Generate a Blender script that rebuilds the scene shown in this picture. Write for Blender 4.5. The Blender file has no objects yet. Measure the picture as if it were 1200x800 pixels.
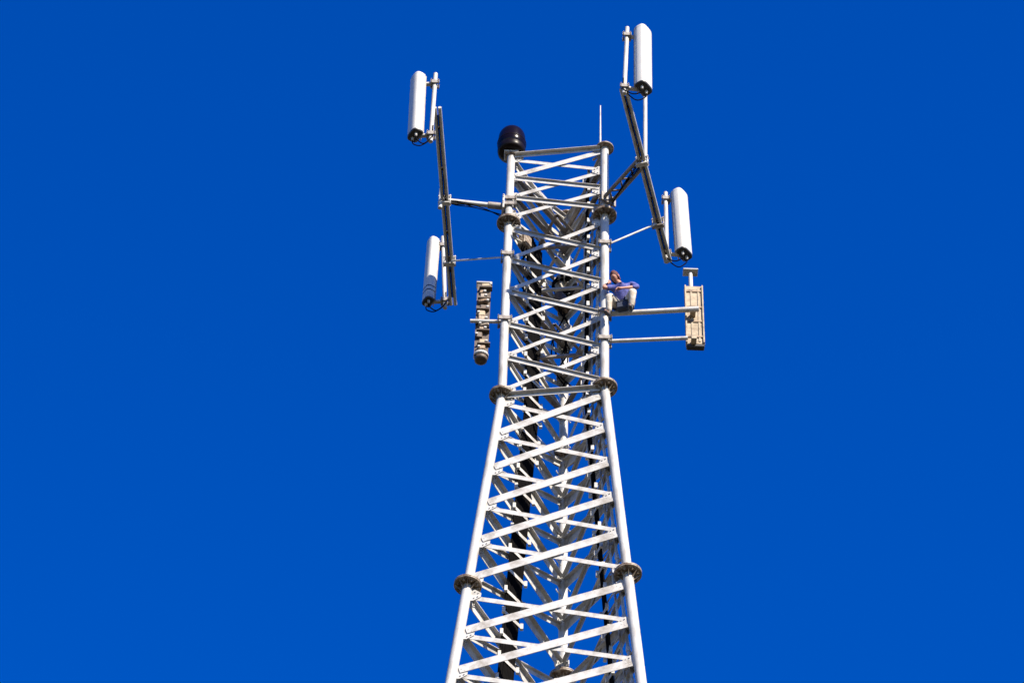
import bpy, bmesh, math, random
from mathutils import Vector as V, Matrix

random.seed(7)
sc = bpy.context.scene
col = sc.collection

# ------------------------------------------------------------------ camera
FPX, PITCH, ROLL, DIST, EYE = 3643.6, math.radians(50), 0.036, 44.807, 1.6
_f = V((0, math.cos(PITCH), math.sin(PITCH)))
_u0 = V((0, -math.sin(PITCH), math.cos(PITCH)))
_r0 = V((1, 0, 0))
_r = _r0 * math.cos(ROLL) + _u0 * math.sin(ROLL)
_u = _u0 * math.cos(ROLL) - _r0 * math.sin(ROLL)
CAM = V((0, -DIST, EYE))
cd = bpy.data.cameras.new('camera')
cd.sensor_fit = 'HORIZONTAL'
cd.sensor_width = 36.0
cd.lens = 36.0 * FPX / 1200.0
cd.clip_start = 0.5
cd.clip_end = 12000
cam = bpy.data.objects.new('camera', cd)
col.objects.link(cam)
cam.matrix_world = Matrix(((_r.x, _u.x, -_f.x, CAM.x), (_r.y, _u.y, -_f.y, CAM.y),
                           (_r.z, _u.z, -_f.z, CAM.z), (0, 0, 0, 1)))
sc.camera = cam

# ------------------------------------------------------------------ sky, sun, exposure
SUN_EL, SUN_ROT = math.radians(36), math.radians(146)
sun_dir = V((math.sin(SUN_ROT) * math.cos(SUN_EL), math.cos(SUN_ROT) * math.cos(SUN_EL), math.sin(SUN_EL)))
w = bpy.data.worlds.new('World')
sc.world = w
w.use_nodes = True
nt = w.node_tree
bg = nt.nodes['Background']
sky = nt.nodes.new('ShaderNodeTexSky')
sky.sky_type = 'NISHITA'
sky.sun_disc = False
sky.sun_elevation = SUN_EL
sky.sun_rotation = SUN_ROT
sky.altitude = 1500
sky.air_density = 1.0
sky.dust_density = 0.0
sky.ozone_density = 2.0
hs = nt.nodes.new('ShaderNodeHueSaturation')
hs.inputs['Hue'].default_value = 0.524
hs.inputs['Saturation'].default_value = 1.5
hs.inputs['Value'].default_value = 1.0
nt.links.new(sky.outputs[0], hs.inputs['Color'])
nt.links.new(hs.outputs[0], bg.inputs[0])
bg.inputs[1].default_value = 0.1
sl = bpy.data.lights.new('sun', 'SUN')
sl.energy = 5.0
sl.angle = math.radians(0.53)
sl.color = (1.0, 0.90, 0.75)
sun = bpy.data.objects.new('sun', sl)
col.objects.link(sun)
sun.rotation_euler = (-sun_dir).to_track_quat('-Z', 'Y').to_euler()
sun.location = (30, -40, 90)
vs = sc.view_settings
vs.view_transform = 'Standard'
vs.look = 'None'
vs.exposure = 1.35
vs.gamma = 1.0
vs.use_curve_mapping = False


# ------------------------------------------------------------------ pixel helpers (give only directions)
def ray(px, py):
    return (_f * FPX + _r * (px - 600) + _u * (400 - py)).normalized()


def at_z(px, py, z):
    d = ray(px, py)
    return CAM + d * ((z - CAM.z) / d.z)


def at_y(px, py, y):
    d = ray(px, py)
    return CAM + d * ((y - CAM.y) / d.y)


def pix(P):
    d = P - CAM
    z = d.dot(_f)
    return 600 + FPX * d.dot(_r) / z, 400 - FPX * d.dot(_u) / z


# ------------------------------------------------------------------ materials
def mat(name, c, rough=0.5, metal=0.0, c2=None, scale=6.0, bump=0.0, spec=0.5, lo=0.35, hi=0.65, detail=6.0, coat=0.0,
        stretch=None):
    m = bpy.data.materials.new(name)
    m.use_nodes = True
    n = m.node_tree
    b = n.nodes['Principled BSDF']
    b.inputs['Roughness'].default_value = rough
    b.inputs['Metallic'].default_value = metal
    b.inputs['Specular IOR Level'].default_value = spec
    if coat:
        b.inputs['Coat Weight'].default_value = coat
        b.inputs['Coat Roughness'].default_value = 0.05
    tc = n.nodes.new('ShaderNodeTexCoord')
    mp = n.nodes.new('ShaderNodeMapping')
    if stretch:
        mp.inputs['Scale'].default_value = stretch
    n.links.new(tc.outputs['Object'], mp.inputs[0])
    nz = n.nodes.new('ShaderNodeTexNoise')
    nz.inputs['Scale'].default_value = scale
    nz.inputs['Detail'].default_value = detail
    nz.inputs['Roughness'].default_value = 0.65
    n.links.new(mp.outputs[0], nz.inputs['Vector'])
    rp = n.nodes.new('ShaderNodeValToRGB')
    rp.color_ramp.elements[0].position = lo
    rp.color_ramp.elements[1].position = hi
    rp.color_ramp.elements[0].color = (*(c2 or c), 1)
    rp.color_ramp.elements[1].color = (*c, 1)
    n.links.new(nz.outputs['Fac'], rp.inputs[0])
    n.links.new(rp.outputs[0], b.inputs['Base Color'])
    rr = n.nodes.new('ShaderNodeMapRange')
    rr.inputs['To Min'].default_value = max(0.02, rough - 0.08)
    rr.inputs['To Max'].default_value = min(1, rough + 0.1)
    n.links.new(nz.outputs['Fac'], rr.inputs['Value'])
    n.links.new(rr.outputs[0], b.inputs['Roughness'])
    if bump:
        bp = n.nodes.new('ShaderNodeBump')
        bp.inputs['Strength'].default_value = bump
        bp.inputs['Distance'].default_value = 0.01
        n.links.new(nz.outputs['Fac'], bp.inputs['Height'])
        n.links.new(bp.outputs[0], b.inputs['Normal'])
    return m


M = {
    'galv': mat('galvanised_steel', (0.385, 0.376, 0.36), 0.5, 0.0, (0.22, 0.20, 0.17), 3.2, 0.08, lo=0.34, hi=0.54, detail=9),
    'galv_leg': mat('galvanised_pipe', (0.396, 0.39, 0.376), 0.5, 0.0, (0.25, 0.232, 0.205), 3.0, 0.08, lo=0.33, hi=0.53, detail=9, stretch=(1, 1, 0.35)),
    'galv_dull': mat('weathered_steel', (0.2448, 0.2232, 0.2016), 0.55, 0.0, (0.1224, 0.1008, 0.0864), 7, 0.1),
    'flange': mat('flange_steel', (0.27, 0.225, 0.175), 0.55, 0.0, (0.08, 0.045, 0.022), 9, 0.1, lo=0.38, hi=0.6),
    'radome': mat('white_radome', (0.4464, 0.4428, 0.4248), 0.4, 0.0, (0.4032, 0.396, 0.3672), 2.0),
    'cap': mat('dark_end_cap', (0.0144, 0.0144, 0.01584), 0.5, 0.0, (0.0108, 0.0108, 0.01152)),
    'black': mat('black_cable_jacket', (0.00432, 0.00432, 0.00468), 0.8, 0.0, (0.00648, 0.00576, 0.00576), 12, spec=0.01),
    'beige': mat('beige_antenna_back', (0.31, 0.25, 0.165), 0.6, 0.0, (0.17, 0.12, 0.07), 5, 0.1, lo=0.36, hi=0.58, detail=9),
    'tan': mat('tan_housing', (0.27, 0.19, 0.115), 0.55, 0.0, (0.07, 0.038, 0.02), 14, 0.2, lo=0.42, hi=0.58),
    'tan_dark': mat('dark_brown_housing', (0.10, 0.065, 0.04), 0.6, 0.0, (0.03, 0.02, 0.015), 11, 0.15),
    'beacon': mat('dark_beacon_glass', (0.0036, 0.00216, 0.00216), 0.2, 0.0, (0.00576, 0.00216, 0.00216), 4, spec=0.16, coat=0.0),
    'beacon_ring': mat('beacon_ring', (0.008, 0.0045, 0.004), 0.35, 0.0, (0.005, 0.003, 0.003), spec=0.12),
    'grass': mat('dry_grass_ground', (0.0324, 0.036, 0.01584), 0.95, 0.0, (0.0504, 0.03744, 0.0216), 0.12, 0.3, detail=12),
    'gravel': mat('gravel_pad', (0.1152, 0.108, 0.0972), 0.95, 0.0, (0.0648, 0.0576, 0.0504), 14, 0.5),
    'concrete': mat('concrete', (0.3024, 0.2952, 0.2736), 0.9, 0.0, (0.216, 0.2088, 0.1944), 5, 0.3),
    'skin': mat('skin', (0.36, 0.165, 0.11), 0.55, 0.0, (0.30, 0.13, 0.085), 14),
    'hair': mat('reddish_hair', (0.10, 0.014, 0.008), 0.8, 0.0, (0.035, 0.007, 0.004), 40, 0.3),
    'shirt': mat('violet_blue_shirt', (0.085, 0.095, 0.31), 0.85, 0.0, (0.03, 0.034, 0.15), 13, 1.0),
    'trousers': mat('cream_trousers', (0.52, 0.48, 0.42), 0.9, 0.0, (0.30, 0.25, 0.19), 11, 1.0),
    'boot': mat('dark_boot', (0.0216, 0.0216, 0.0252), 0.6, 0.0, (0.036, 0.0288, 0.0252), 12, 0.2),
    'webbing': mat('navy_webbing', (0.00864, 0.01584, 0.036), 0.75, 0.0, (0.0144, 0.0216, 0.0432), 20, 0.2),
    'eye': mat('eye', (0.0216, 0.0144, 0.0144), 0.2),
}


# ------------------------------------------------------------------ mesh builder
def frame(d, ref=None):
    d = d.normalized()
    ref = ref or (V((0, 0, 1)) if abs(d.z) < 0.95 else V((0, 1, 0)))
    a = (ref - d * ref.dot(d)).normalized()
    return d, a, d.cross(a)


class MB:
    def __init__(self):
        self.v, self.f, self.s = [], [], []

    def add(self, vs, fs, smooth=False):
        o = len(self.v)
        self.v += [V(q) for q in vs]
        for f in fs:
            self.f.append([i + o for i in f])
            self.s.append(smooth)
        return self

    def loft(self, rings, smooth=True, closed=True, cap=True):
        n = len(rings[0])
        vs = [p for r in rings for p in r]
        fs = []
        for k in range(len(rings) - 1):
            for i in range(n):
                j = (i + 1) % n
                fs.append((k * n + i, k * n + j, (k + 1) * n + j, (k + 1) * n + i))
        self.add(vs, fs, smooth)
        if cap:
            self.add(rings[0], [tuple(range(n))[::-1]])
            self.add(rings[-1], [tuple(range(n))])
        return self

    def tube(self, pts, r, n=12, r1=None, cap=True):
        pts = [V(p) for p in pts]
        rings = []
        prev = None
        for i, p in enumerate(pts):
            if i == 0:
                d = pts[1] - pts[0]
            elif i == len(pts) - 1:
                d = pts[-1] - pts[-2]
            else:
                d = (pts[i + 1] - p).normalized() + (p - pts[i - 1]).normalized()
            d, a, b = frame(d, prev)
            prev = a
            rr = r if r1 is None else r + (r1 - r) * i / (len(pts) - 1)
            rings.append([p + a * (rr * math.cos(t * 2 * math.pi / n)) + b * (rr * math.sin(t * 2 * math.pi / n)) for t in range(n)])
        return self.loft(rings, True, True, cap)

    def box(self, c, size, X=V((1, 0, 0)), Y=V((0, 1, 0)), bev=0.0):
        c = V(c)
        Z = X.cross(Y)
        hx, hy, hz = size[0] / 2, size[1] / 2, size[2] / 2
        if bev <= 0:
            vs = [c + X * (sx * hx) + Y * (sy * hy) + Z * (sz * hz) for sz in (-1, 1) for sx, sy in ((-1, -1), (1, -1), (1, 1), (-1, 1))]
            return self.add(vs, [(3, 2, 1, 0), (4, 5, 6, 7), (0, 1, 5, 4), (1, 2, 6, 5), (2, 3, 7, 6), (3, 0, 4, 7)])
        rings = []
        for z, ins in ((-hz, bev), (-hz + bev, 0), (hz - bev, 0), (hz, bev)):
            r = []
            for sx, sy in ((-1, -1), (1, -1), (1, 1), (-1, 1)):
                x, y = hx - ins, hy - ins
                pts = [(x, y - bev), (x - bev, y)]
                if sx * sy < 0:
                    pts = pts[::-1]
                if (sx, sy) == (1, -1):
                    q = [(x - bev, -y), (x, -y + bev)]
                elif (sx, sy) == (1, 1):
                    q = [(x, y - bev), (x - bev, y)]
                elif (sx, sy) == (-1, 1):
                    q = [(-x + bev, y), (-x, y - bev)]
                else:
                    q = [(-x, -y + bev), (-x + bev, -y)]
                r += [c + X * a + Y * b + Z * z for a, b in q]
            rings.append(r)
        return self.loft(rings, False)

    def lathe(self, base, axis, prof, n=24, smooth=True):
        d, a, b = frame(axis)
        rings = [[base + d * h + a * (r * math.cos(t * 2 * math.pi / n)) + b * (r * math.sin(t * 2 * math.pi / n)) for t in range(n)] for r, h in prof]
        return self.loft(rings, smooth)

    def angle(self, p0, p1, n, w, w2, t, up=True, outward=True):
        """L-section from p0 to p1: flat of width w in the plane normal to n, outstanding leg w2 at its upper/lower edge."""
        d = (p1 - p0).normalized()
        e = n.cross(d).normalized()
        if e.z < 0:
            e = -e
        N = d.cross(e).normalized()
        if N.dot(n) < 0:
            N = -N
        L = (p1 - p0).length
        mid = (p0 + p1) / 2
        def bx(c, sx, sy, sz):
            X, Y = d, e
            Z = X.cross(Y)
            return self.box(c, (sx, sy, sz), X, Y)
        bx(mid, L, w, t)
        s = 1 if up else -1
        o = 1 if outward else -1
        bx(mid + e * (s * (w / 2 - t / 2)) + N * (o * (t / 2 + w2 / 2)), L - 0.004, t, w2)
        return self

    def mesh(self, name, origin=V((0, 0, 0))):
        me = bpy.data.meshes.new(name)
        me.from_pydata([tuple(q - origin) for q in self.v], [], self.f)
        for i, p in enumerate(me.polygons):
            p.use_smooth = self.s[i]
        me.validate()
        me.update()
        bm = bmesh.new()
        bm.from_mesh(me)
        bmesh.ops.recalc_face_normals(bm, faces=bm.faces)
        bm.to_mesh(me)
        bm.free()
        return me


ORG = {}


def tag(o, label=None, cat=None, group=None, kind=None):
    for k, x in (('label', label), ('category', cat), ('group', group), ('kind', kind)):
        if x:
            o[k] = x
    return o


def thing(name, loc, label, cat, group=None):
    o = bpy.data.objects.new(name, None)
    o.empty_display_size = 0.2
    col.objects.link(o)
    o.location = loc
    ORG[o] = V(loc)
    return tag(o, label, cat, group)


def part(name, mb, m, parent=None, loc=None):
    org = V(loc) if loc is not None else (sum(mb.v, V((0, 0, 0))) / len(mb.v))
    o = bpy.data.objects.new(name, mb.mesh(name, org))
    o.data.materials.append(M[m])
    col.objects.link(o)
    if parent:
        o.parent = parent
        o.location = org - ORG[parent]
    else:
        o.location = org
    ORG[o] = org
    return o


# ------------------------------------------------------------------ ground
TX, YAW, W0 = 1.028, -0.149, 2.243
HTOP, H1, H2, SEC = 61.302, 58.692, 52.592, 6.1
SLOPE = (3.241 - W0) / SEC
TC = V((TX, 0, 0))

g = MB()
N = 40
R_ = 5000.0
gv = []
ring_r = [0, 6, 12, 20, 35, 60, 100, 180, 320, 600, 1200, 2500, 5000]
for k, rr in enumerate(ring_r[1:]):
    for i in range(N):
        t = 2 * math.pi * i / N
        z = 0.0 if rr < 100 else (math.sin(3 * t + k) * 0.006 + math.sin(5 * t + 2 * k) * 0.004) * rr
        gv.append((TX + rr * math.cos(t), rr * math.sin(t), z))
fs = [tuple(range(N))]
for k in range(len(ring_r) - 2):
    for i in range(N):
        j = (i + 1) % N
        fs.append((k * N + i, (k + 1) * N + i, (k + 1) * N + j, k * N + j))
g.add(gv, fs, True)
tag(part('ground', g, 'grass', loc=(0, 0, 0)), kind='structure')
pad = MB()
pad.box((TX, 0.6, 0.004 / 2 + 0.002), (17, 17, 0.004))
tag(part('gravel_yard', pad, 'gravel', loc=(TX, 0.6, 0)), kind='structure')


# ------------------------------------------------------------------ lattice tower
def width(z):
    return W0 if z >= H2 else W0 + (H2 - z) * SLOPE


LEG_ANG = (-150, -30, 90)


def leg(k, z):
    a = YAW + math.radians(LEG_ANG[k])
    r = width(z) / math.sqrt(3)
    return V((TX + r * math.cos(a), r * math.sin(a), z))


def leg_at_py(k, py):
    lo, hi = 30.0, HTOP
    for _ in range(50):
        m = (lo + hi) / 2
        if pix(leg(k, m))[1] > py:
            lo = m
        else:
            hi = m
    return leg(k, lo)


def on_face(k, j, s, z, inward=0.0):
    """Point s metres from leg k towards leg j, moved inwards from that face."""
    a, b = leg(k, z), leg(j, z)
    d = (b - a).normalized()
    n = (TC + V((0, 0, z)) - (a + b) / 2)
    n.normalize()
    return a + d * s + n * inward


FACES = ((0, 1), (1, 2), (2, 0))


def face_normal(a, b):
    p, q = leg(a, 45), leg(b, 45)
    up = (leg(a, 51) + leg(b, 51)) / 2 - (leg(a, 46) + leg(b, 46)) / 2
    n = (q - p).cross(up).normalized()
    if n.dot((p + q) / 2 - TC - V((0, 0, 45))) < 0:
        n = -n
    return n


tower = thing('lattice_tower', (TX, 0, 0), 'tall three-legged white galvanised steel lattice tower with cross bracing', 'tower')

levels = [HTOP, H1, H2, H2 - SEC, H2 - 2 * SEC]
low = levels[-1]
lower_levels = [low]
while lower_levels[-1] > 6.5:
    lower_levels.append(lower_levels[-1] - SEC)
lower_levels.append(0.55)


def leg_r(z):
    return 0.095 if z > H1 + .1 else (0.098 if z > H2 + .1 else (0.1 if z > H2 - SEC + .1 else 0.106))


def make_flange(p, d, r, both=True):
    mb = MB()
    D = d.normalized()
    R2 = r + 0.18
    if both:
        mb.lathe(p - D * 0.036, D, [(r + 0.005, 0), (R2 - 0.006, 0), (R2, 0.006), (R2, 0.028), (R2 - 0.004, 0.033), (r, 0.033)], 28, False)
    mb.lathe(p + D * 0.003, D, [(r, 0), (R2 - 0.004, 0), (R2, 0.005), (R2, 0.028), (R2 - 0.006, 0.034), (r + 0.005, 0.034)], 28, False)
    _, a, b = frame(D)
    for i in range(8):
        t = (i + .5) * math.pi / 4
        c = p + (a * math.cos(t) + b * math.sin(t)) * (r + 0.1)
        mb.tube([c - D * 0.085, c + D * 0.075], 0.016, 6)
        mb.tube([c - D * 0.066, c - D * 0.037], 0.03, 6)
        mb.tube([c + D * 0.038, c + D * 0.064], 0.03, 6)
    for i in range(8):
        t = i * math.pi / 4
        o = a * math.cos(t) + b * math.sin(t)
        q = D.cross(o)
        for s in ((-1, 1) if both else (-1,)):
            z0 = p + D * (s * 0.038)
            z1 = p + D * (s * 0.2)
            tri = [z0 + o * (r - 0.01), z0 + o * (R2 - 0.03), z1 + o * (r - 0.01)]
            mb.add([x + q * 0.006 for x in tri] + [x - q * 0.006 for x in tri],
                   [(0, 1, 2), (5, 4, 3), (0, 3, 4, 1), (1, 4, 5, 2), (2, 5, 3, 0)])
    return mb


for k in range(3):
    for i in range(len(levels) - 1):
        zt, zb = levels[i], levels[i + 1]
        part('tower_leg', MB().tube([leg(k, zb + 0.004), leg(k, (zt + zb) / 2), leg(k, zt - 0.004)], leg_r(zt), 20), 'galv_leg', tower)
    for i, z in enumerate(levels):
        d = leg(k, z) - leg(k, z - 1)
        if z == HTOP:
            fl = MB()
            D = V((0, 0, 1))
            fl.lathe(leg(k, z), D, [(0.06, -0.03), (0.21, -0.03), (0.216, -0.02), (0.216, 0.004), (0.2, 0.012), (0.05, 0.012)], 28, False)
            if k == 0:
                fl = MB().lathe(leg(k, z), D, [(0.06, -0.03), (0.15, -0.03), (0.155, -0.02), (0.155, 0.004), (0.15, 0.01), (0.05, 0.01)], 28, False)
            part('cap_plate', fl, 'flange', tower)
        else:
            part('flange', make_flange(leg(k, z), d, leg_r(z)), 'flange', tower)
    ll = MB()
    for i in range(len(lower_levels) - 1):
        ll.tube([leg(k, lower_levels[i + 1] - 0.002), leg(k, lower_levels[i] - 0.004)], 0.12 + 0.01 * i, 16)
    part('tower_leg', ll, 'galv_leg', tower)
    ft = MB()
    b = leg(k, 0)
    ft.box((b.x, b.y, 0.2), (1.3, 1.3, 0.8), bev=0.03)
    ft.box((b.x, b.y, 0.575), (0.6, 0.6, 0.04))
    part('concrete_footing', ft, 'concrete', tower)


def face_nodes(i):
    zt, zb = levels[i], levels[i + 1]
    n = 3 if i == 0 else 5
    m_t, m_b = (0.1, 0.22) if i == 0 else ((0.22, 0.16) if i < 3 else (0.3, 0.2))
    return [zt - m_t - (zt - m_t - zb - m_b) * k / n for k in range(n + 1)]


def gusset(a, z, d, n, size):
    c = leg(a, z)
    up = (leg(a, z + .5) - leg(a, z - .5)).normalized()
    e = n.cross(up)
    e = (d - up * d.dot(up)).normalized()
    r = leg_r(z)
    mb = MB()
    q = [(r - 0.02, -size), (r + 0.06, -size), (r + 0.2, -size * .35), (r + 0.2, size * .35), (r + 0.06, size), (r - 0.02, size)]
    P = [c + e * x + up * y for x, y in q]
    N_ = n * 0.007
    k = len(P)
    mb.add([p - N_ for p in P] + [p + N_ for p in P], [tuple(range(k))[::-1], tuple(range(k, 2 * k))] + [(i, (i + 1) % k, k + (i + 1) % k, k + i) for i in range(k)])
    for x, y in ((r + .14, -.05), (r + .14, .05), (r + .07, -.09), (r + .07, .09)):
        p = c + e * x + up * y
        mb.tube([p - n * 0.03, p + n * 0.03], 0.014, 6)
    return mb


for (a, b) in FACES:
    n = face_normal(a, b)
    for i in range(len(levels) - 1):
        nd = face_nodes(i)
        for j in range(len(nd)):
            for k, o in ((a, b), (b, a)):
                d = (leg(o, nd[j]) - leg(k, nd[j])).normalized()
                part('gusset_plate', gusset(k, nd[j], d, n, 0.16), 'galv', tower)
        for j in range(len(nd) - 1):
            zt, zb = nd[j], nd[j + 1]
            def ends(k0, z0, k1, z1, off, sh):
                p, q = leg(k0, z0), leg(k1, z1)
                d = (q - p).normalized()
                return p + d * (leg_r(z0) + 0.03) + n * off, q - d * (leg_r(z1) + 0.03) + n * off
            if i in (0, 1):
                w1, w2 = (0.1, 0.1)
                r0, r1 = ends(a, zb + .03, b, zt - .03, -0.016, 0)
                f0, f1 = ends(a, zt - .03, b, zb + .03, 0.016, 0)
                if i == 0 and j == 0:
                    r0, r1 = ends(a, zb + .03, b, zt - .03, 0.016, 0)
                    f0, f1 = ends(a, zt - .03, b, zb + .03, -0.016, 0)
                    part('rising_brace', MB().angle(r0, r1, n, 0.16, 0.08, 0.012, up=True, outward=False), 'galv', tower)
                    part('falling_brace', MB().angle(f0, f1, n, 0.11, 0.06, 0.012, up=True, outward=False), 'galv', tower)
                else:
                    part('rising_brace', MB().angle(r0, r1, n, 0.125, 0.06, 0.012, up=True, outward=False), 'galv', tower)
                    part('falling_brace', MB().angle(f0, f1, n, 0.125, 0.045, 0.012, up=True, outward=True), 'galv', tower)
            else:
                r0, r1 = ends(a, zb + .03, b, zt - .03, 0.018, 0)
                f0, f1 = ends(a, zt - .03, b, zb + .03, -0.018, 0)
                part('rising_brace', MB().angle(r0, r1, n, 0.205, 0.09, 0.014, up=True, outward=False), 'galv', tower)
                part('falling_brace', MB().angle(f0, f1, n, 0.118, 0.06, 0.012, up=True, outward=False), 'galv', tower)
    # horizontal struts
    def strut(z, w, off, up, out, m='galv'):
        p, q = leg(a, z), leg(b, z)
        d = (q - p).normalized()
        part('horizontal_strut', MB().angle(p + d * 0.1 + n * off, q - d * 0.1 + n * off, n, w, 0.09, 0.012, up=up, outward=out), m, tower)
    strut(HTOP - 0.09, 0.09, 0.045, True, True)
    strut(H2 - 0.10, 0.11, 0.05, True, True)
    if (a, b) != (0, 1):
        strut(H1 - 0.12, 0.1, 0.05, True, True, 'galv_dull')
    if (a, b) != (0, 1):
        for zz_ in face_nodes(0)[1:3] + face_nodes(1)[1:5]:
            strut(zz_, 0.075, -0.05, True, False, 'galv_dull')
    # the part of the tower below the picture
    lb = MB()
    for i in range(len(lower_levels) - 1):
        zt, zb = lower_levels[i] - .3, lower_levels[i + 1] + .3
        for j in range(3):
            u, v_ = zt + (zb - zt) * j / 3, zt + (zb - zt) * (j + 1) / 3
            lb.angle(leg(a, v_) + n * .018, leg(b, u) + n * .018, n, 0.17, 0.09, 0.014, up=False, outward=False)
            lb.angle(leg(a, u) - n * .018, leg(b, v_) - n * .018, n, 0.12, 0.08, 0.014, up=True, outward=False)
    tag(part('lower_bracing', lb, 'galv', tower), kind='stuff')

# step bolts up the far leg and the beacon-side leg
for k, ph in ((2, 1.0),):
    z = 40.6
    i = 0
    while z < HTOP - 0.3:
        c = leg(k, z)
        t = ph + (i % 2) * math.pi
        o = V((math.cos(t), math.sin(t), 0))
        part('step_bolt', MB().tube([c + o * (leg_r(z) - 0.02), c + o * (leg_r(z) + 0.19), c + o * (leg_r(z) + 0.19) + V((0, 0, 0.03))], 0.014, 6), 'galv', tower)
        z += 0.42
        i += 1

# ------------------------------------------------------------------ climbing ladder
zs = [0.6, 10, 20, 30, 40.4, 46.5, 49, H2, 54, 56, H1 + 0.6]
lad = thing('climbing_ladder', on_face(1, 2, 0.65, 0.6, 0.18), 'galvanised climbing ladder with rungs inside the tower beside its leg under the lightning rod', 'ladder')
RS = (0.36, 0.80)
for s in RS:
    part('rail', MB().tube([on_face(1, 2, s, z, 0.15) for z in zs], 0.026, 8), 'galv', lad)
z = 40.5
while z < H1 + 0.5:
    part('rung', MB().tube([on_face(1, 2, RS[0] + .01, z, 0.15), on_face(1, 2, RS[1] - .01, z, 0.15)], 0.017, 6), 'galv', lad)
    z += 0.32
lr = MB()
z = 0.9
while z < 40.3:
    lr.tube([on_face(1, 2, RS[0] + .01, z, 0.15), on_face(1, 2, RS[1] - .01, z, 0.15)], 0.017, 6)
    z += 0.32
tag(part('rung', lr, 'galv', lad), kind='stuff')
for z in [zz for i in (0, 1, 2, 3) for zz in face_nodes(i)][::2]:
    part('bracket', MB().box((on_face(1, 2, 0.1, z, 0.15 * .3) + on_face(1, 2, RS[0], z, 0.15)) / 2,
                             ((on_face(1, 2, 0.1, z, .045) - on_face(1, 2, RS[0], z, .15)).length, 0.05, 0.05),
                             *frame(on_face(1, 2, 0.1, z, .045) - on_face(1, 2, RS[0], z, .15))[:2]), 'galv', lad)


sr = thing('safety_rail', on_face(1, 2, 0.22, 0.6, 0.06), 'slim white fall-arrest rail on stand-offs along the tower leg under the lightning rod', 'rail')
part('rail', MB().tube([on_face(1, 2, .23, z, .07) for z in zs], 0.034, 8), 'galv', sr)
z = 40.6
while z < H1:
    p_, q_ = leg(1, z), on_face(1, 2, .23, z, .07)
    part('stand_off', MB().tube([p_, q_, q_ + (q_ - p_).normalized() * .05], 0.03, 6), 'galv_dull', sr)
    part('splice', MB().tube([on_face(1, 2, .23, z + .1, .07), on_face(1, 2, .23, z + .24, .07)], 0.05, 8), 'galv', sr)
    z += 0.92

# ------------------------------------------------------------------ cable runs
def cable_run(k, j, frac, count, pitch, top, inw, label):
    z0 = 0.02
    base = leg(k, z0)
    t = thing('cable_run', on_face(k, j, width(z0) * frac, z0, inw), label, 'cables', 'black coaxial cable runs inside the tower')
    zz = [0.02, 8, 16, 24, 32, 40.4, 46.5, 49.5, H2, 54.5, 56.5, H1 - .5, top]
    for c in range(count):
        s = (c - (count - 1) / 2) * pitch
        pts = [on_face(k, j, width(z) * frac + s, z, inw + random.uniform(-.006, .006)) for z in zz]
        pts[-1].z -= random.uniform(0, .35)
        part('cable', MB().tube(pts, pitch * 0.44, 7), 'black', t)
    z = 41.0
    while z < top - 0.4:
        p, q = on_face(k, j, width(z) * frac - count * pitch / 2 - .05, z, inw + .035), on_face(k, j, width(z) * frac + count * pitch / 2 + .05, z, inw + .035)
        part('cable_hanger', MB().angle(p, q, face_normal(*(f for f in FACES if set(f) == {k, j}).__next__()), 0.09, 0.05, 0.008), 'galv', t)
        for s_ in (p, q):
            part('hanger_bracket', MB().box(s_ + V((0, 0, .02)), (0.07, 0.07, 0.16), bev=.008), 'galv', t)
        z += 0.61
    return t


cable_run(0, 2, 0.40, 11, 0.046, H1 + 0.3, 0.12, 'wide bundle of black coaxial cables running up inside the tower beside its beacon leg')
cable_run(1, 2, 0.20, 4, 0.045, HTOP - 0.3, 0.24, 'narrow bundle of black coaxial cables running up behind the climbing ladder')


# ------------------------------------------------------------------ sector mounts
def clamp(c, axis, r, n=10):
    d, a, b = frame(axis)
    mb = MB()
    mb.box(c + a * (r + .02), (0.11, 0.03, 2 * r + 0.1), d, a)
    mb.box(c - a * (r + .02), (0.11, 0.03, 2 * r + 0.1), d, a)
    for s in (-1, 1):
        for u in (-1, 1):
            p = c + b * (s * (r + .03)) + d * (u * .035)
            mb.tube([p - a * (r + .07), p + a * (r + .07)], 0.011, 6)
    return mb


def lerp_(a, b, t):
    return a + (b - a) * t


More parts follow.
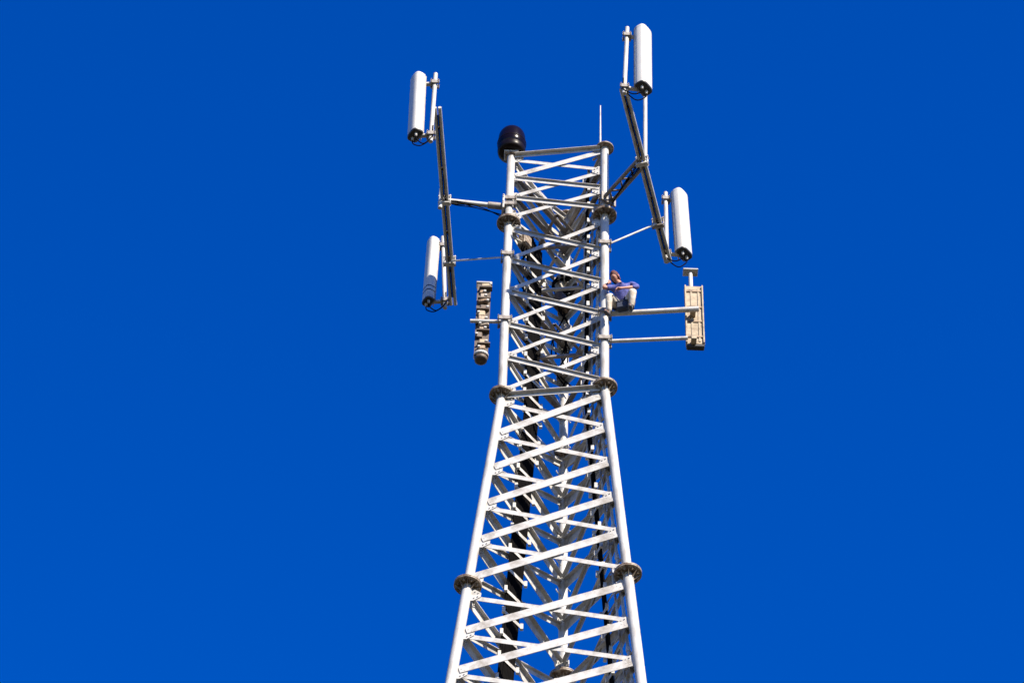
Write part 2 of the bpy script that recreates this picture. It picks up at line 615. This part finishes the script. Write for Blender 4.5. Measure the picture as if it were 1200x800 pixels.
def panel(name_label, base, top, out, wd, dp, bands=False, group='white panel antennas on the two side frames', pipe=None, reach=0.3):
    """Panel antenna: radome standing from base to top, facing 'out'; own vertical mounting pipe at pipe=(p0, p1)."""
    up = (top - base).normalized()
    o = (out - up * out.dot(up)).normalized()
    sd = up.cross(o)
    t = thing('panel_antenna', base, name_label, 'antenna', group)
    H = (top - base).length
    prof = []
    for i in range(13):
        th = -math.pi / 2 + math.pi * i / 12
        x = math.copysign(abs(math.sin(th)) ** 0.7, math.sin(th)) * wd / 2
        y = dp * (0.35 + 0.65 * abs(math.cos(th)) ** 0.5) - dp / 2
        prof.append((x, y))
    prof += [(wd / 2 - .015, -dp / 2), (-wd / 2 + .015, -dp / 2)]

    def ring(h, s=1.0):
        return [base + up * h + sd * (x * s) + o * (y * s) for x, y in prof]
    part('radome', MB().loft([ring(0.05), ring(0.055), ring(H * .5), ring(H - 0.02), ring(H - .006, .985), ring(H, .95)]), 'radome', t)
    part('end_cap', MB().loft([ring(0.0, .93), ring(0.012, 1.012), ring(0.05, 1.012)]), 'cap', t)
    for q in (-1, 1):
        c = base + sd * (q * wd * .2)
        part('connector', MB().tube([c + up * .005, c - up * .075], 0.034, 10).tube([c - up * .06, c - up * .1], 0.022, 8), 'galv', t)
    tray = [(-wd / 2 + .03, -dp / 2 - .035), (wd / 2 - .03, -dp / 2 - .035), (wd / 2 - .03, -dp / 2 + .02), (-wd / 2 + .03, -dp / 2 + .02)]
    part('back_tray', MB().loft([[base + up * h + sd * x + o * y for x, y in tray] for h in (.03, H - .03)], False), 'galv_dull', t)
    part('top_cap', MB().loft([ring(H - .075, 1.01), ring(H - .069, 1.014), ring(H - .06, 1.014), ring(H - .055, 1.008)]), 'radome', t)
    if bands:
        for h in (0.28, 0.42):
            part('band', MB().loft([ring(h * H / 2.2, 1.015), ring(h * H / 2.2 + 0.035, 1.015)]), 'cap', t)
    p0, p1 = pipe
    part('mounting_pipe', MB().tube([p0, p1], 0.052, 14), 'galv_leg', t)
    dpipe = (p1 - p0).normalized()
    for q in (-1, 1):
        c = base + sd * (q * wd * .2) - up * .09
        e = p0 + dpipe * .25 + sd * (q * .06)
        jumper([c, c - up * .12 - o * .03, lerp_(c, e, .5) - up * (.30 + .04 * q), e - up * .12, e, e + dpipe * .3], t, .014)
    for h in (H - 0.16, 0.1):
        c = base + up * h - o * (dp / 2 + .03)
        s = (c - p0).dot(dpipe)
        s = max(0.08, min((p1 - p0).length - .08, s))
        q = p0 + dpipe * s
        L = (q - c)
        mb = MB()
        X, Y, Z = frame(L)
        mb.box((c + q) / 2, (max(.05, L.length - .04), 0.05, 0.09), X, Y)
        mb.box(c + X * 0.008, (0.02, 0.12, 0.2), X, Y)
        br = part('bracket', mb, 'galv', t)
        part('clamp', clamp(q, dpipe, 0.052), 'galv_dull', br)
    return t


def jumper(pts, parent, r=0.02, name='jumper_cable'):
    P = [V(p) for p in pts]
    out = []
    for i in range(len(P) - 1):
        a0 = P[max(0, i - 1)]
        a1, a2 = P[i], P[i + 1]
        a3 = P[min(len(P) - 1, i + 2)]
        for k in range(6):
            t = k / 6
            out.append(0.5 * ((2 * a1) + (a2 - a0) * t + (2 * a0 - 5 * a1 + 4 * a2 - a3) * t * t + (3 * a1 - a0 - 3 * a2 + a3) * t ** 3))
    out.append(P[-1])
    return part(name, MB().tube(out, r, 6), 'black', parent)


# --- frame on the lightning-rod leg
rl = leg_at_py(1, 238)
zR = rl.z
arm_end = at_z(753, 189, zR)
fpn, fpf = at_z(730.5, 104, zR), at_z(783, 307, zR)
fdir = (fpf - fpn).normalized()
mr = thing('antenna_frame', rl, 'steel antenna frame with long dark boom, lattice arm fixed below the lightning rod', 'antenna frame', 'antenna frames on the tower legs')
up = V((0, 0, 1))
adir = (arm_end - rl).normalized()
asd = adir.cross(up)
for s in (-1, 1):
    part('arm_pipe', MB().tube([rl + asd * (s * .11) + adir * .05, arm_end + asd * (s * .11) - adir * 0.02], 0.045, 12), 'galv_dull', mr)
la = MB()
La = (arm_end - rl).length
nz_ = 6
for i in range(nz_):
    s = 1 if i % 2 else -1
    u, v_ = 0.15 + (La - .25) * i / nz_, 0.15 + (La - .25) * (i + 1) / nz_
    la.tube([rl + adir * u + asd * (s * .11), rl + adir * v_ - asd * (s * .11)], 0.022, 8)
part('arm_lacing', la, 'galv_dull', mr)
part('leg_clamp', clamp(rl, up, leg_r(zR) + .01), 'galv_dull', mr)
part('leg_clamp', MB().box(rl + adir * .14, (0.05, 0.4, 0.3), adir, asd), 'galv_dull', mr)
fz = up * 0.0
bsd = fdir.cross(up)
for s in (-1, 1):
    part('boom_pipe', MB().tube([fpn + bsd * (s * .056), fpf + bsd * (s * .056)], 0.041, 14), 'galv_leg', mr)
for q in (.1, .32, .62, .8):
    part('spacer', MB().box(lerp_(fpn, fpf, q), (0.06, 0.17, 0.05), fdir, bsd), 'galv_dull', mr)
part('boom_clamp', clamp(fpn + fdir * ((arm_end - fpn).dot(fdir)), fdir, 0.1), 'galv', mr)
pj = fpn + fdir * ((arm_end - fpn).dot(fdir))
# upright that rises from the arm's end
utop = at_y(753.5, 104, pj.y)
up0 = V((pj.x + .07, pj.y, pj.z - .12))
part('upright', MB().tube([up0, V((up0.x + (utop.x - pj.x) * .6, up0.y, utop.z))], 0.05, 14), 'galv_leg', mr)
st0 = leg_at_py(1, 288)
st1 = fpn + fdir * ((at_z(768, 262, zR) - fpn).dot(fdir))
part('stabiliser_rod', MB().tube([st0, st1], 0.024, 10), 'galv', mr)
part('rod_clamp', clamp(st1, fdir, 0.1), 'galv_dull', mr)
part('rod_clamp', clamp(st0, up, leg_r(56) + .005), 'galv_dull', mr)

OUT_R = V((0.78, -0.62, 0))
OUT_L = V((-0.86, -0.50, 0))


def place_panel(label, pxt, pxb, out, pipe_t, pipe_b, Ypipe, wd, dp, dY, **kw):
    p0, p1 = at_y(*pipe_b, Ypipe), at_y(*pipe_t, Ypipe)
    b, t = at_y(*pxb, Ypipe + dY), at_y(*pxt, Ypipe + dY)
    t.y = b.y + (t.y - b.y)
    return panel(label, b, t, out, wd, dp, pipe=(p0, p1), **kw)


place_panel('white panel antenna highest on the tower, above the tip of the lightning rod', (754.5, 36), (755, 104), OUT_R, (735, 33), (731.5, 110), fpn.y + .02, 0.42, 0.26, -0.08)
place_panel('white panel antenna on the far end of the lightning-rod-side boom, above the beige antenna', (797, 227), (802.5, 298), OUT_R, (780, 226), (781.5, 307), fpf.y - .05, 0.42, 0.26, -0.08)

# --- frame on the beacon leg
ll_ = leg_at_py(0, 243)
zL = ll_.z
armL = at_z(516, 235, zL)
ml = thing('antenna_frame', ll_, 'steel antenna frame with long dark boom on single pipe arm below the black beacon', 'antenna frame', 'antenna frames on the tower legs')
gn, gf = at_z(512.5, 126, zL), at_z(531, 357, zL)
gdir = (gf - gn).normalized()
pjL = gn + gdir * ((armL - gn).dot(gdir))
ad = (pjL - ll_).normalized()
part('arm_pipe', MB().tube([ll_ + ad * .05, pjL + ad * .02], 0.06, 14), 'galv_leg', ml)
part('arm_sleeve', MB().tube([ll_ + ad * .12, ll_ + ad * .5], 0.085, 14), 'galv_dull', ml)
part('leg_clamp', clamp(ll_, up, leg_r(zL) + .015), 'galv_dull', ml)
part('leg_clamp', clamp(ll_ + up * .22, up, leg_r(zL) + .015), 'galv_dull', ml)
part('clamp_plate', MB().box(ll_ + ad * .15 + up * .05, (0.04, 0.3, 0.5), ad, ad.cross(up)), 'galv', ml)
gsd = gdir.cross(up)
for s in (-1, 1):
    part('boom_pipe', MB().tube([gn + gsd * (s * .056), gf + gsd * (s * .056)], 0.041, 14), 'galv_leg', ml)
for q in (.1, .3, .62, .82):
    part('spacer', MB().box(lerp_(gn, gf, q), (0.06, 0.17, 0.05), gdir, gsd), 'galv_dull', ml)
part('boom_clamp', clamp(pjL, gdir, 0.1), 'galv', ml)
part('end_post', MB().tube([V((pjL.x - .1, pjL.y, pjL.z - .3)), V((pjL.x - .1, pjL.y, pjL.z + .45))], 0.05, 14), 'galv_leg', ml)
sl0 = leg_at_py(0, 301)
sl1 = gn + gdir * ((at_z(528, 306, zL) - gn).dot(gdir))
part('stabiliser_rod', MB().tube([sl0, sl1], 0.022, 10), 'galv', ml)
part('rod_clamp', clamp(sl1, gdir, 0.1), 'galv', ml)
part('rod_clamp', clamp(sl0, up, leg_r(56) + .005), 'galv_dull', ml)
place_panel('white panel antenna standing above the boom on the black beacon side', (489, 91), (485.5, 159), OUT_L, (510.5, 87), (504.5, 166), gn.y - .02, 0.38, 0.24, -0.05)
place_panel('white panel antenna with two dark bands near its lower end', (507, 282), (501, 354), OUT_L, (519, 278), (521.5, 361), gf.y - .1, 0.31, 0.22, -0.05, bands=True)

# coax along the booms and back to the tower
for (p, q, j, lg, par, sg) in ((fpn, fpf, pj, rl, mr, 1), (gn, gf, pjL, ll_, ml, -1)):
    d = (q - p).normalized()
    for i, (s0, s1) in enumerate(((p + d * .2, j), (q - d * .25, j))):
        for c in (-1, 1):
            o = V((c * .012, 0, -.02))
            jumper([s0 + o, s0 * .6 + j * .4 + o - up * .02, s0 * .25 + j * .75 + o, j * .95 + lg * .05 + o - up * .03,
                    j * .5 + lg * .5 + V((0, 0, -.12)) + V((0, c * .03, 0)), lg + V((0, .25, -.14 + .05 * c)),
                    (lg + TC) * .5 + V((0, .25, lg.z * .5 - .5 - .08 * i))], par, 0.011)

# ------------------------------------------------------------------ beige antenna on two straight arms
b0, b1 = leg_at_py(1, 368), leg_at_py(1, 400)
e0 = at_z(819, 362, b0.z)
e1 = at_z(806, 396, b1.z)
yb = e0.y
ba = thing('panel_antenna', at_y(812, 406, yb + .2), 'beige ribbed antenna on two straight horizontal arms beside the seated climber', 'antenna')
pb, pt = at_y(811, 406, yb + .40), at_y(809, 319, yb + .40)
part('mounting_pipe', MB().tube([V((pt.x, pb.y, pb.z)), V((pt.x, pb.y, pt.z))], 0.05, 14), 'galv_leg', ba)
part('pipe_cap', MB().box(V((pt.x, pb.y, pt.z)), (0.34, 0.22, 0.04), bev=.008), 'galv', ba)
part('arm', MB().tube([b0, V((e0.x, e0.y, b0.z))], 0.062, 14), 'galv_leg', ba)
part('arm', MB().tube([b1, V((e1.x, e1.y, b1.z))], 0.045, 14), 'galv_leg', ba)
part('leg_clamp', clamp(b0, up, leg_r(50) + .012), 'galv_dull', ba)
part('leg_clamp', clamp(b1, up, leg_r(50) + .012), 'galv_dull', ba)
hx = at_y(813.5, 337, yb + .26), at_y(814, 405, yb + .26)
cx = (hx[0].x + hx[1].x) / 2
zt, zb = hx[0].z, hx[1].z
hm = (zt + zb) / 2
HH = zt - zb
tilt = 0
bk = part('back_plate', MB().box((cx, yb + .27, hm), (0.42, 0.12, HH), bev=.015), 'beige', ba)
for s in (-1, 1):
    part('side_flange', MB().box((cx + s * .19, yb + .19, hm), (0.03, 0.05, HH - .05)), 'beige', ba)
for s in (-.06, .1):
    part('rib', MB().box((cx + s, yb + .202, hm - .02), (0.04, 0.02, HH - .2)), 'beige', ba)
for q in (.12, .38, .62, .9):
    part('cross_bar', MB().box((cx - .0, yb + .2, zb + HH * q), (0.34, 0.03, 0.06)), 'tan', ba)
part('end_cap', MB().box((cx, yb + .27, zb - .045), (0.40, 0.14, 0.085), bev=.02), 'cap', ba)
for z_ in (b0.z, b1.z):
    part('clamp', clamp(V((pt.x, pb.y, z_ + .2)), up, .05), 'galv', ba)
    part('arm_bracket', MB().box(V((pt.x, yb + .12, z_)), (0.12, 0.2, 0.1), bev=.01), 'beige', ba)

# ------------------------------------------------------------------ stacked tan antenna on the beacon side
d0 = leg_at_py(0, 377)
de = at_z(551, 376, d0.z)
yd = de.y + .04
da = thing('dipole_antenna', at_y(565, 420, yd + .1), 'stacked brown and tan array antenna on a short arm beside the beacon leg', 'antenna')
t_, b_ = at_y(566, 334, yd + .14), at_y(565, 421, yd + .14)
X0 = (t_.x + b_.x) / 2
part('arm', MB().tube([d0, V((de.x, de.y, d0.z))], 0.045, 14), 'galv_leg', da)
part('leg_clamp', clamp(d0, up, leg_r(50) + .012), 'galv_dull', da)
part('mast_pipe', MB().tube([V((X0, t_.y, b_.z)), V((X0, t_.y, t_.z))], 0.052, 14), 'galv_dull', da)
part('pipe_cap', MB().box(V((X0, t_.y, t_.z)), (0.36, 0.2, 0.045), bev=.01), 'galv', da)
part('clamp', clamp(V((X0, t_.y, d0.z)), up, .055), 'galv', da)
HH = t_.z - b_.z
rnd = random.Random(3)
part('back_plate', MB().box(V((X0, t_.y - .06, b_.z + HH * .5)), (0.31, 0.05, HH * .95)), 'tan_dark', da)
q = .07
i = 0
while q < .93:
    wd, hh, dd = rnd.uniform(.12, .24), rnd.uniform(.09, .2), rnd.uniform(.05, .1)
    c = V((X0 + rnd.uniform(-.06, .06), t_.y - .085 - dd / 2, b_.z + HH * q + hh / 2))
    a_ = rnd.uniform(-.25, .25)
    X_, Y_ = V((math.cos(a_), math.sin(a_), 0)), V((-math.sin(a_), math.cos(a_), 0))
    el = part('dipole_element', MB().box(c, (wd, dd, hh), X_, Y_, bev=.02), ('tan', 'beige', 'tan_dark', 'tan', 'flange')[i % 5], da)
    part('bolt', MB().box(c + V((rnd.choice((-1, 1)) * wd * .45, -dd * .3, rnd.uniform(-.03, .03))), (0.06, 0.08, 0.06), bev=.01), 'galv', el)
    if i % 2:
        e_ = c + V((rnd.uniform(-.03, .03), .01, -hh / 2 - .02))
        part('spacer_plate', MB().box(e_, (0.29, .14, .03)), 'tan_dark', da)
    q += (hh + rnd.uniform(.03, .07)) / HH
    i += 1
part('collar', MB().lathe(V((X0, t_.y, b_.z + .07)), up, [(.14, 0), (.17, .01), (.17, .07), (.14, .08)], 18), 'galv', da)
part('base_can', MB().lathe(V((X0, t_.y, b_.z - .06)), up, [(.1, 0), (.14, .015), (.145, .1), (.1, .13)], 18), 'tan_dark', da)

# ------------------------------------------------------------------ beacon and lightning rod
lt = leg(0, HTOP)
bc = thing('beacon_light', lt + up * .01, 'black round dome beacon on top of a tower leg', 'beacon')
part('mounting_plate', MB().box(lt + up * .033, (0.34, 0.3, 0.045), bev=.008), 'galv', bc)
part('base', MB().lathe(lt + up * .056, up, [(.22, 0), (.29, .02), (.325, .06), (.335, .12), (.335, .2)], 32), 'beacon_ring', bc)
dm = [(.325, .2)] + [(.325 * math.cos(t * math.pi / 2 / 12) ** .8, .2 + .42 + .36 * math.sin(t * math.pi / 2 / 12)) for t in range(0, 12)] + [(.03, .2 + .42 + .362)]
dm = [(.30, .2), (.335, .24), (.345, .40)] + dm[1:]
part('dome', MB().lathe(lt + up * .056, up, dm, 36), 'beacon', bc)
part('dome_ring', MB().lathe(lt + up * (.056 + .40), up, [(.335, 0), (.352, .006), (.352, .022), (.335, .028)], 36), 'beacon_ring', bc)
part('top_knob', MB().lathe(lt + up * (.056 + .975), up, [(.05, 0), (.05, .03), (.03, .05)], 12), 'beacon_ring', bc)

rt_ = leg(1, HTOP)
rodb = at_y(703.5, 166, rt_.y)
rod_t = at_y(703, 124, rt_.y)
lr_ = thing('lightning_rod', V((rodb.x, rt_.y, HTOP + .012)), 'thin upright lightning rod on the cap of a tower leg', 'lightning rod')
part('base', MB().tube([V((rodb.x, rt_.y, HTOP + .008)), V((rodb.x, rt_.y, HTOP + .14))], 0.045, 12), 'galv_dull', lr_)
part('rod', MB().tube([V((rodb.x, rt_.y, HTOP + .1)), V((rodb.x, rt_.y, rod_t.z))], 0.026, 10, 0.014), 'galv', lr_)

# ------------------------------------------------------------------ coil of slack cable inside the tower
cc = on_face(2, 1, 0.45, 54.6, 0.2)
pc = pix(cc)
lc = leg_at_py(2, 372)
cz = at_y(661, 335, lc.y - .35)
ck = thing('cable_coil', cz, 'coil of slack black cable hung inside the tower', 'cable coil')
for i in range(5):
    rr = .24 + .02 * math.sin(i * 2.1)
    P = []
    for k in range(29):
        t = 2 * math.pi * k / 28
        P.append(cz + V((rr * math.cos(t) + .02 * math.sin(3 * t + i), .035 * (i - 2) + .01 * math.sin(2 * t + i), rr * 1.25 * math.sin(t))))
    part('loop', MB().tube(P, 0.024, 6, cap=False), 'black', ck)
hk = leg(2, cz.z + .27)
part('hook', MB().tube([hk, cz + V((0, 0, .27)), cz + V((0, -.1, .27)), cz + V((0, -.12, .33))], 0.018, 8), 'galv', ck)
for t in (0.3, 2.2, 4.0):
    c = cz + V((.24 * math.cos(t), 0, .3 * math.sin(t)))
    part('tie', MB().tube([c + V((-.0, -.1, 0)), c + V((0, .1, 0))], 0.05, 8), 'galv_dull', ck)


# ------------------------------------------------------------------ boxes and loose cable inside the upper tower
for (k, j, s_, z_, sz, m_, lab) in (
        (2, 0, .35, 57.55, (.34, .2, .5), 'tan_dark', 'dark brown amplifier box strapped inside the tower just under the upper flanges'),
        (2, 1, .40, 56.35, (.28, .18, .42), 'galv_dull', 'grey amplifier box inside the tower above the coil of cable'),
        (0, 2, .45, 58.35, (.26, .2, .36), 'flange', 'rust-stained junction box inside the tower where the beacon-side arm meets the leg')):
    c = on_face(k, j, s_, z_, .14)
    X_ = (leg(j, z_) - leg(k, z_)).normalized()
    Y_ = up.cross(X_)
    t = thing('junction_box', c - up * sz[2] / 2, lab, 'box', 'boxes inside the upper tower')
    part('housing', MB().box(c, sz, X_, Y_, bev=.02), m_, t)
    part('lid', MB().box(c - Y_ * (sz[1] / 2 + .008) * (1 if (Y_.dot(CAM - c) < 0) else -1), (sz[0] * .86, .02, sz[2] * .84), X_, Y_, bev=.006), m_, t)
    for q in (-.3, .3):
        lp = leg(k, z_ + q * sz[2])
        part('strap', MB().tube([c + up * (q * sz[2]) - X_ * (sz[0] / 2 - .02), lp], .022, 6), 'galv', t)
    for q in (-.25, 0, .25):
        p = c + X_ * (q * sz[0]) - up * (sz[2] / 2 - .01)
        jumper([p, p - up * .2 + V((rnd.uniform(-.05, .05), 0, 0)), p + V((rnd.uniform(-.2, .2), rnd.uniform(-.1, .25), -.55)),
                p + V((rnd.uniform(-.25, .1), rnd.uniform(0, .3), -.95)), p + V((rnd.uniform(-.2, .2), .2, -1.5))], t, .018)
# plan bracing on the inside
for z_, m_ in ((H1 + .18, 'galv_dull'), (H1 - 1.4, 'galv'), (H1 - 3.8, 'galv_dull')):
    mids = [(leg(a, z_) + leg(b, z_)) / 2 for a, b in FACES]
    for q in range(3):
        p0_, p1_ = mids[q], mids[(q + 1) % 3]
        part('plan_brace', MB().angle(p0_, p1_, up, .07, .05, .008), m_, tower)

# ------------------------------------------------------------------ person
def skin_mesh(name, chains, m, parent, sub=2, root=0, extra_sm=0):
    """chains: list of lists of (point, radius or (rx, ry)); first point of a chain may be an index string '#n' of an existing vertex."""
    vs, es, rad = [], [], []
    named = {}
    for ch in chains:
        prev = None
        for it in ch:
            if isinstance(it, str):
                prev = named[it]
                continue
            nm, p, r = it if len(it) == 3 else (None, *it)
            vs.append(V(p))
            rad.append(r if isinstance(r, tuple) else (r, r))
            i = len(vs) - 1
            if nm:
                named[nm] = i
            if prev is not None:
                es.append((prev, i))
            prev = i
    org = ORG[parent]
    me = bpy.data.meshes.new(name)
    me.from_pydata([tuple(q - org) for q in vs], es, [])
    o = bpy.data.objects.new(name, me)
    col.objects.link(o)
    md = o.modifiers.new('skin', 'SKIN')
    md.use_smooth_shade = True
    sk = me.skin_vertices[0].data if me.skin_vertices else None
    if sk is None:
        bm = bmesh.new()
        bm.from_mesh(me)
        bm.verts.layers.skin.verify()
        bm.to_mesh(me)
        bm.free()
        sk = me.skin_vertices[0].data
    for i, r in enumerate(rad):
        sk[i].radius = r
        sk[i].use_root = (i == root)
    if sub:
        s = o.modifiers.new('sub', 'SUBSURF')
        s.levels = sub
        s.render_levels = sub
    dg = bpy.context.evaluated_depsgraph_get()
    ev = o.evaluated_get(dg)
    nm_ = bpy.data.meshes.new_from_object(ev)
    o.modifiers.clear()
    o.data = nm_
    nm_.materials.clear()
    nm_.materials.append(M[m])
    for p in nm_.polygons:
        p.use_smooth = True
    o.parent = parent
    ORG[o] = org
    return o


# seat on the upper arm of the beige antenna, close to the tower leg
def arm_pt(s):
    return b0 + (V((e0.x, e0.y, b0.z)) - b0).normalized() * s


seat = arm_pt(0.43)
pe = thing('person', seat + up * .06, 'climber in violet-blue shirt and cream trousers sitting on an arm beside tower leg', 'person')
# local axes: F = the way the person faces (towards the viewer, turned to the leg), S = person's left
F = V((-0.30, -0.95, 0)).normalized()
S = up.cross(F)   # person's left-hand side


PS = 1.1


def L(f, s, z):
    return seat + (F * f + S * s + up * z) * PS


# person's left is -? choose sides by world x: A = side towards the tower leg
sgn = -1 if (S.x > 0) else 1


def Q(f, s, z):      # s positive = towards the tower leg
    return L(f, s * sgn, z)


hip = Q(0.02, 0, 0.15)
chest = Q(0.19, -0.02, 0.56)
neck = Q(0.27, 0.04, 0.69)
head = Q(0.335, 0.10, 0.80)
shA, shB = Q(0.20, 0.16, 0.62), Q(0.18, -0.22, 0.64)
lz = seat + up * 0
legp = leg_at_py(1, 334)
# hand towards leg holds it; other hand reaches to the lap
elA = Q(0.36, 0.34, 0.50)
hA = legp + V((0.10, -0.09, 0.0))
elB = Q(0.26, -0.36, 0.42)
hB = Q(0.44, -0.06, 0.26)
kA, kB = Q(0.43, 0.20, 0.12), Q(0.42, -0.30, 0.14)
hpA, hpB = Q(0.03, 0.10, 0.15), Q(0.03, -0.10, 0.15)
anA, anB = Q(0.30, 0.24, -0.29), Q(0.28, -0.22, -0.26)
toA, toB = Q(0.47, 0.28, -0.37), Q(0.45, -0.24, -0.33)


def lerp(a, b, t):
    return a + (b - a) * t


hdA = (hA - elA).normalized()
hdB = (hB - elB).normalized()


def fingers(h, d, curl, side, tag_):
    out = []
    n0 = d.cross(side).normalized()
    for i in range(4):
        k = (i - 1.5)
        Ln = (.075, .085, .08, .062)[i]
        b = h + d * .085 + side * (k * .021)
        out.append(['palm' + tag_, (b, .0105), (b + d * (Ln * .5) + curl * .012, .0095), (b + d * (Ln * .75) + curl * .042, .009), (b + d * (Ln * .7) + curl * .075, .008)])
    t0 = h + d * .03 - side * .035
    out.append(['palm' + tag_, (t0, .013), (t0 + d * .035 - side * .022 + curl * .018, .011), (t0 + d * .06 - side * .012 + curl * .045, .009)])
    return out


curlA = (legp - hA).normalized()
sideA = hdA.cross(curlA).normalized()
curlB = V((0, 0, -1))
sideB = hdB.cross(curlB).normalized()
hf = (F * .8 + V((-.35, 0, -.35))).normalized()   # where the head looks
hr = hf.cross(up).normalized()
hu = hr.cross(hf)
body = skin_mesh('body', [
    [('hip', hip, (.125, .14)), (lerp(hip, chest, .35), (.12, .14)), ('chest', lerp(hip, chest, .85), (.125, .16)), ('nk', lerp(chest, neck, .55), (.09, .10)),
     (neck, .058), (head - hu * .095, .062)],
    ['chest', ('sA', shA, .065), (lerp(shA, elA, .5), .05), (elA, .043), (lerp(elA, hA, .35), .043), (lerp(elA, hA, .92), .027), ('palmA', hA + hdA * .04, (.036, .024))],
    ['chest', ('sB', shB, .065), (lerp(shB, elB, .5), .05), (elB, .043), (lerp(elB, hB, .35), .043), (lerp(elB, hB, .92), .027), ('palmB', hB + hdB * .04, (.036, .024))],
    ['hip', (hpA, .1), (lerp(hpA, kA, .5), .085), (kA, .062), (lerp(kA, anA, .3), .06), (anA, .04), (toA, .03)],
    ['hip', (hpB, .1), (lerp(hpB, kB, .5), .085), (kB, .062), (lerp(kB, anB, .3), .06), (anB, .04), (toB, .03)],
] + fingers(hA, hdA, curlA, sideA, 'A') + fingers(hB, hdB, curlB, sideB, 'B'), 'skin', pe, 1)

# head with face, joined into the body mesh
hm_ = MB()
rings = []
for i in range(15):
    th = math.pi * i / 14
    zz = -math.cos(th)
    rr = math.sin(th)
    ring = []
    for k in range(20):
        ph = 2 * math.pi * k / 20
        x, y = math.cos(ph), math.sin(ph)
        wx = .088 * rr * (1 - .18 * max(0, -zz))
        wy = .112 * rr * (1 - .12 * max(0, -zz))
        fwd = y * wy + (.012 * max(0, -zz) * rr if y > 0 else 0)
        if y > .8 and -.35 < zz < .15:
            fwd += .022 * (y - .8) / .2 * (1 - abs(zz + .12) / .3 if abs(zz + .12) < .3 else 0)
        if y > .6 and .05 < zz < .3 and abs(x) > .2:
            fwd -= .008
        if y > .6 and -.62 < zz < -.42:
            fwd += .005
        ring.append(head + hr * (x * wx) + hf * fwd + hu * (zz * .138))
    rings.append(ring)
hm_.loft(rings)
for s in (-1, 1):
    e = head + hr * (s * .089) - hf * .005 - hu * .01
    hm_.lathe(e - hr * (s * .008), hr * s, [(.012, 0), (.027, .008), (.03, .018), (.022, .022), (.005, .014)], 10)
hmo = hm_.mesh('head', ORG[pe])
bm = bmesh.new()
bm.from_mesh(body.data)
bm.from_mesh(hmo)
bm.to_mesh(body.data)
bm.free()
for p in body.data.polygons:
    p.use_smooth = True
bpy.data.meshes.remove(hmo)
for s in (-1, 1):
    e = head + hr * (s * .036) + hf * .098 + hu * .018
    part('eye', MB().lathe(e, hf, [(.004, -.006), (.012, -.002), (.012, .003), (.004, .008)], 10), 'eye', pe)
part('mouth', MB().box(head + hf * .108 - hu * .072, (.042, .012, .008), hr, hf), 'hair', pe)
# hair
hh = MB()
rings = []
for i in range(10):
    th = math.pi * (.42 + .58 * i / 9)
    zz = -math.cos(th)
    rr = math.sin(th)
    ring = []
    for k in range(24):
        ph = 2 * math.pi * k / 24
        x, y = math.cos(ph), math.sin(ph)
        drop = 0
        if y < .35:
            drop = -.075 * (1 - i / 9) ** 1.5 * min(1, (.35 - y) * 1.3)
        else:
            drop = .045 * (1 - i / 9) * min(1, (y - .35) * 2)
        jit = 1 + .04 * math.sin(7 * ph + i) + rnd.uniform(-.02, .02)
        ring.append(head + hr * (x * .102 * max(rr, .05) * jit) + hf * (y * .124 * max(rr, .05) * jit - .006) + hu * (zz * .156 + drop))
    rings.append(ring)
hh.loft(rings)
part('hair', hh, 'hair', pe)
# clothes
skin_mesh('shirt', [
    [('hip', lerp(hip, chest, .08), (.135, .155)), (lerp(hip, chest, .4), (.135, .16)), ('chest', lerp(hip, chest, .86), (.14, .18)), (lerp(chest, neck, .45), (.1, .12)), (lerp(chest, neck, .75), .075)],
    ['chest', (shA, .082), (lerp(shA, elA, .45), .07), (lerp(shA, elA, .75), .066)],
    ['chest', (shB, .082), (lerp(shB, elB, .5), .068), (elB, .06), (lerp(elB, hB, .4), .055)],
], 'shirt', pe, 2)
skin_mesh('trousers', [
    [('hip', lerp(hip, chest, -.02), (.14, .16)), (lerp(hip, chest, .22), (.135, .155))],
    ['hip', (hpA, .128), (lerp(hpA, kA, .5), .122), (kA, .096), (lerp(kA, anA, .35), .084), (lerp(kA, anA, .7), .074), (lerp(kA, anA, .93), .066)],
    ['hip', (hpB, .128), (lerp(hpB, kB, .5), .122), (kB, .096), (lerp(kB, anB, .35), .084), (lerp(kB, anB, .7), .074), (lerp(kB, anB, .93), .066)],
], 'trousers', pe, 2)
for an, to, kn in ((anA, toA, kA), (anB, toB, kB)):
    dn = (an - kn).normalized()
    hl = an + dn * .05 - (to - an).normalized() * .05
    skin_mesh('boot', [[(lerp(kn, an, .8), .058), (an, .058), ('heel', an + dn * .045, .055), (lerp(an, to, .55) + dn * .035, (.05, .045)), (to + dn * .01, (.045, .035))], ['heel', (hl, .04)]], 'boot', pe, 2)
# harness: belt, seat strap, leg loops and a tool pouch
hz = MB()
for c, r_, ax in ((lerp(hip, chest, .16), .172, (chest - hip)), (lerp(hpA, kA, .25), .122, kA - hpA), (lerp(hpB, kB, .25), .122, kB - hpB)):
    d, a, b = frame(ax)
    P = [c + a * (r_ * math.cos(t * math.pi / 12)) + b * (r_ * math.sin(t * math.pi / 12)) for t in range(25)]
    hz.loft([[q + (q - c).normalized() * .012 + d * .03, q + (q - c).normalized() * .012 - d * .03, q - (q - c).normalized() * .004 - d * .03, q - (q - c).normalized() * .004 + d * .03] for q in P], cap=False)
part('harness', hz, 'webbing', pe)
pm = Q(.22, -.03, -.08)
part('tool_pouch', MB().box(pm + up * .015, (.26, .17, .22), S, F, bev=.03).box(pm + up * .13, (.27, .18, .05), S, F, bev=.015), 'webbing', pe)
